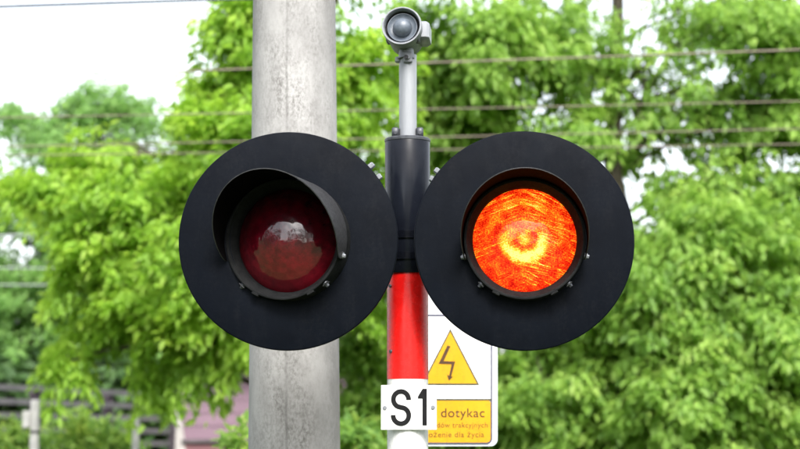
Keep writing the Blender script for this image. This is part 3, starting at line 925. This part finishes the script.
def tree(name, label, cat, foot, lobes, mat, per, spread, leaf, trunk_r, group=None, droop=0.55, shell=0.45, twig_frac=0.5, top_z=None, fill=None):
    t = tag(empty(name, (foot[0], foot[1], 0)), label, cat, group)
    O_ = np.array([foot[0], foot[1], 0.0])
    L0 = [(np.array(c) - O_, r, n) for c, r, n in lobes]
    p, a, nr, tn, tips = spray(L0, per, spread, leaf, droop, shell)
    if fill:
        f_ = spray([(np.array(c) - O_, r, n) for c, r, n in fill], per * 0.22, spread * 0.62, leaf, droop, 0.6)
        p, a, nr, tn = [np.concatenate([x_, y_]) for x_, y_ in zip((p, a, nr, tn), f_[:4])]
        tips = tips + [(c_, q_[::2]) for c_, q_ in f_[4]]
    keep = p[:, 2] > 0.03
    p, a, nr, tn = p[keep], a[keep], nr[keep], tn[keep]
    m = len(p)
    ll = leaf * RNG.uniform(0.65, 1.3, m)
    leaf_mesh('crown', p, a, nr, ll, ll * RNG.uniform(0.34, 0.56, m), tn, mat, t)
    zs_ = [c[2] for c, _, _ in L0]
    tz = top_z if top_z else np.percentile(zs_, 80)
    tr = MB()
    pts = [Vector((0, 0, -0.05))] + [Vector((RNG.normal(0, 0.018) * tz, RNG.normal(0, 0.018) * tz, tz * f)) for f in (0.15, 0.35, 0.55, 0.75, 1.0)]
    rads = [trunk_r * 1.25, trunk_r, trunk_r * 0.88, trunk_r * 0.7, trunk_r * 0.5, trunk_r * 0.2]
    tr.tube(pts, rads, 12)
    tr.build('trunk', M_bark, t, True, 60)
    bb = MB().tube([Vector((0, 0, 0.2 * tz))] + pts[3:], [trunk_r * 0.4, trunk_r * 0.35, trunk_r * 0.25, trunk_r * 0.1], 6)
    for c, cc in tips:
        c = np.array(c)
        h = max(0.42 * tz, min(tz * 0.92, c[2] - 0.35 * np.linalg.norm(c[:2])))
        lp = limb_pts((0, 0, h), c, 0.06)
        bb.tube(lp, [trunk_r * 0.22 * (1 - 0.75 * i / 5) for i in range(6)], 7)
        for q in cc[: int(len(cc) * twig_frac)]:
            st = lp[random.randint(2, 5)]
            tp = limb_pts(st, q, 0.07, 4)
            bb.tube(tp, [trunk_r * 0.10, trunk_r * 0.075, trunk_r * 0.05, trunk_r * 0.025], 4, False)
    bb.build('branches', M_bark, t, True, 60)
    return t

# bright maple behind the concrete pole and the left lamp
YA = 15.5
lob = px_lobes(YA, [
    (215, 290, 116, 72, 165, 0.0), (122, 280, 56, 64, 74, 0.3), (165, 218, 78, 50, 80, 0.2), (255, 170, 78, 78, 90, -0.2),
    (282, 55, 44, 70, 50, 0.1), (335, 80, 78, 90, 86, 0.4), (352, 235, 62, 90, 70, 0.6), (300, -70, 80, 70, 60, 0.4),
    (150, 380, 10, 16, 5, 0.2), (66, 362, 10, 18, 6, 0.2), (205, 360, 38, 14, 14, -0.1), (110, 195, 44, 26, 24, 0.6), (45, 188, 40, 22, 20, 0.8), (232, 22, 24, 26, 12, 0.0), (214, 92, 24, 30, 12, 0.3)])
tree('maple_tree', 'bright lime-green maple hanging behind the concrete pole and left lamp', 'tree', (P(322, 300, 16.1).x, 16.1), lob, LEAF_lime, 112, 0.25, 0.088, 0.13, 'broadleaf trees', 0.7, fill=px_lobes(YA, [(212, 128, 44, 52, 50, 0.3), (110, 160, 70, 30, 50, 0.6), (244, 30, 14, 40, 18, 0.1)]))
# big green tree on the right
YB = 17.5
lob = px_lobes(YB, [
    (470, 50, 82, 66, 76, 0.0), (455, 130, 72, 50, 60, 0.5), (560, 150, 44, 40, 11, 0.0), (545, 40, 40, 60, 13, 0.3), (760, 30, 62, 44, 30, 0.0), (765, 120, 60, 36, 15, 0.4), 
    (800, 90, 40, 60, 18, 0.3),
    (700, 264, 120, 62, 175, -0.4), (600, 300, 90, 56, 110, 0.2), (720, 335, 120, 66, 190, -0.5), (560, 395, 90, 50, 110, 0.0), (690, 415, 110, 48, 130, -0.6), (800, 420, 90, 60, 100, 0.0), (810, 250, 80, 80, 90, 0.6),
    (480, 420, 60, 56, 60, 0.5), (900, 120, 100, 110, 100, 0.6), (930, 330, 100, 110, 100, 0.4), (640, -90, 190, 40, 26, 0.5), (600, 470, 140, 40, 80, 0.2), (780, 490, 120, 40, 70, 0.0), (520, 215, 80, 70, 60, 0.6)])
tree('broadleaf_tree', 'large green tree with drooping leaves filling the right half behind the lit lamp', 'tree', (P(612, 300, 18.3).x, 18.3), lob, LEAF_green, 112, 0.28, 0.098, 0.12, 'broadleaf trees', 0.85, top_z=8.0, fill=px_lobes(YB, [(645, 105, 105, 95, 150, 0.6), (770, 120, 60, 70, 60, 0.6), (570, 60, 50, 70, 60, 0.6), (700, 10, 80, 40, 40, 0.4), (715, 185, 90, 26, 50, 0.2)]))
# hazy tree further off at the left
YC = 33.0
lob = px_lobes(YC, [
    (112, 110, 30, 20, 18), (82, 100, 18, 14, 9), (52, 118, 26, 14, 7), (10, 110, 9, 16, 8), (60, 140, 90, 30, 12), (168, 125, 36, 18, 12), (60, 215, 85, 44, 120), (20, 290, 75, 60, 120), (110, 270, 70, 80, 110), (150, 178, 50, 20, 16), (-60, 220, 70, 90, 90), (40, 360, 110, 45, 130), (170, 350, 70, 50, 70)])
tree('broadleaf_tree', 'blue-green tree further back under the white sky at the left edge', 'tree', (P(55, 300, 33.5).x, 33.5), lob, LEAF_far, 60, 0.36, 0.13, 0.2, 'broadleaf trees', fill=px_lobes(YC, [(90, 150, 115, 36, 120), (40, 140, 60, 30, 36), (110, 108, 46, 22, 70)]))

# bushes
def bush(label, Y, specs, mat, per, spread, leaf, name='bush'):
    lob = px_lobes(Y, specs)
    f = np.mean([c for c, _, _ in lob], axis=0)
    return tree(name, label, 'bush', (f[0], f[1]), lob, mat, per, spread, leaf, 0.03, 'bushes', 0.25, 0.5, 0.3)
bush('green bush between the two pale posts at the lower left', 18.9, [(88, 446, 42, 26, 40), (60, 470, 40, 40, 40), (110, 480, 45, 40, 40)], LEAF_bush, 50, 0.22, 0.09)
bush('green bush left of the boxed post in the lower left corner', 18.6, [(8, 448, 30, 26, 30), (5, 485, 50, 40, 40)], LEAF_bush, 50, 0.22, 0.09)
bush('yellow-green bush in front of the mauve house beside the concrete pole', 12.0, [(254, 458, 12, 14, 10), (266, 496, 34, 40, 40), (270, 590, 50, 70, 50)], LEAF_bush, 50, 0.17, 0.085)
bush('yellow-green bush between the concrete pole and the S1 plate', 13.0, [(356, 446, 22, 18, 18), (362, 500, 40, 50, 44), (362, 590, 50, 60, 50)], LEAF_bush, 50, 0.17, 0.085)

bush('dark green shrub growing between the concrete pole and the red mast', 17.0, [(365, 345, 22, 30, 34), (365, 400, 26, 40, 50), (372, 460, 40, 40, 50), (370, 530, 44, 50, 50)], LEAF_green, 50, 0.2, 0.09)

# far-off wood: one dark mass behind everything
lob = px_lobes(46.0, [(x, 405 + random.uniform(-14, 14), 70, 62 + random.uniform(-10, 16), 64) for x in range(-950, 1750, 72)])
lob += px_lobes(30.0, [(x, 412, 60, 50, 60) for x in range(-120, 460, 70)])
p, a_, nr, tn, tips = spray(lob, 60, 0.55, 0.22, 0.4, 0.5)
# unseen trees added behind the camera, shaped for reflections in the lenses and gloss paint
ring = []
for i in range(26):
    w = math.radians(75 + 210 * i / 25)
    d_ = 30 + random.uniform(-4, 4)
    hh = random.uniform(7.4, 9.4)
    if 199 < 75 + 210 * i / 25 < 217:
        hh = 2.4  # gap left low so the unlit lens mirrors a narrow sky patch
    ring.append(((math.sin(w) * d_, math.cos(w) * d_, hh * 0.95), (3.4, 3.0, hh), 70))
q_ = spray(ring, 34, 0.9, 0.5, 0.4, 0.5)
nsm = len(p)
p, a_, nr, tn = [np.concatenate([x_, y_]) for x_, y_ in zip((p, a_, nr, tn), q_[:4])]
keep = p[:, 2] > 0.03
m_ = int(keep.sum()); ll = np.where(np.arange(len(p)) < nsm, 0.22, 0.5)[keep] * RNG.uniform(0.7, 1.3, m_)
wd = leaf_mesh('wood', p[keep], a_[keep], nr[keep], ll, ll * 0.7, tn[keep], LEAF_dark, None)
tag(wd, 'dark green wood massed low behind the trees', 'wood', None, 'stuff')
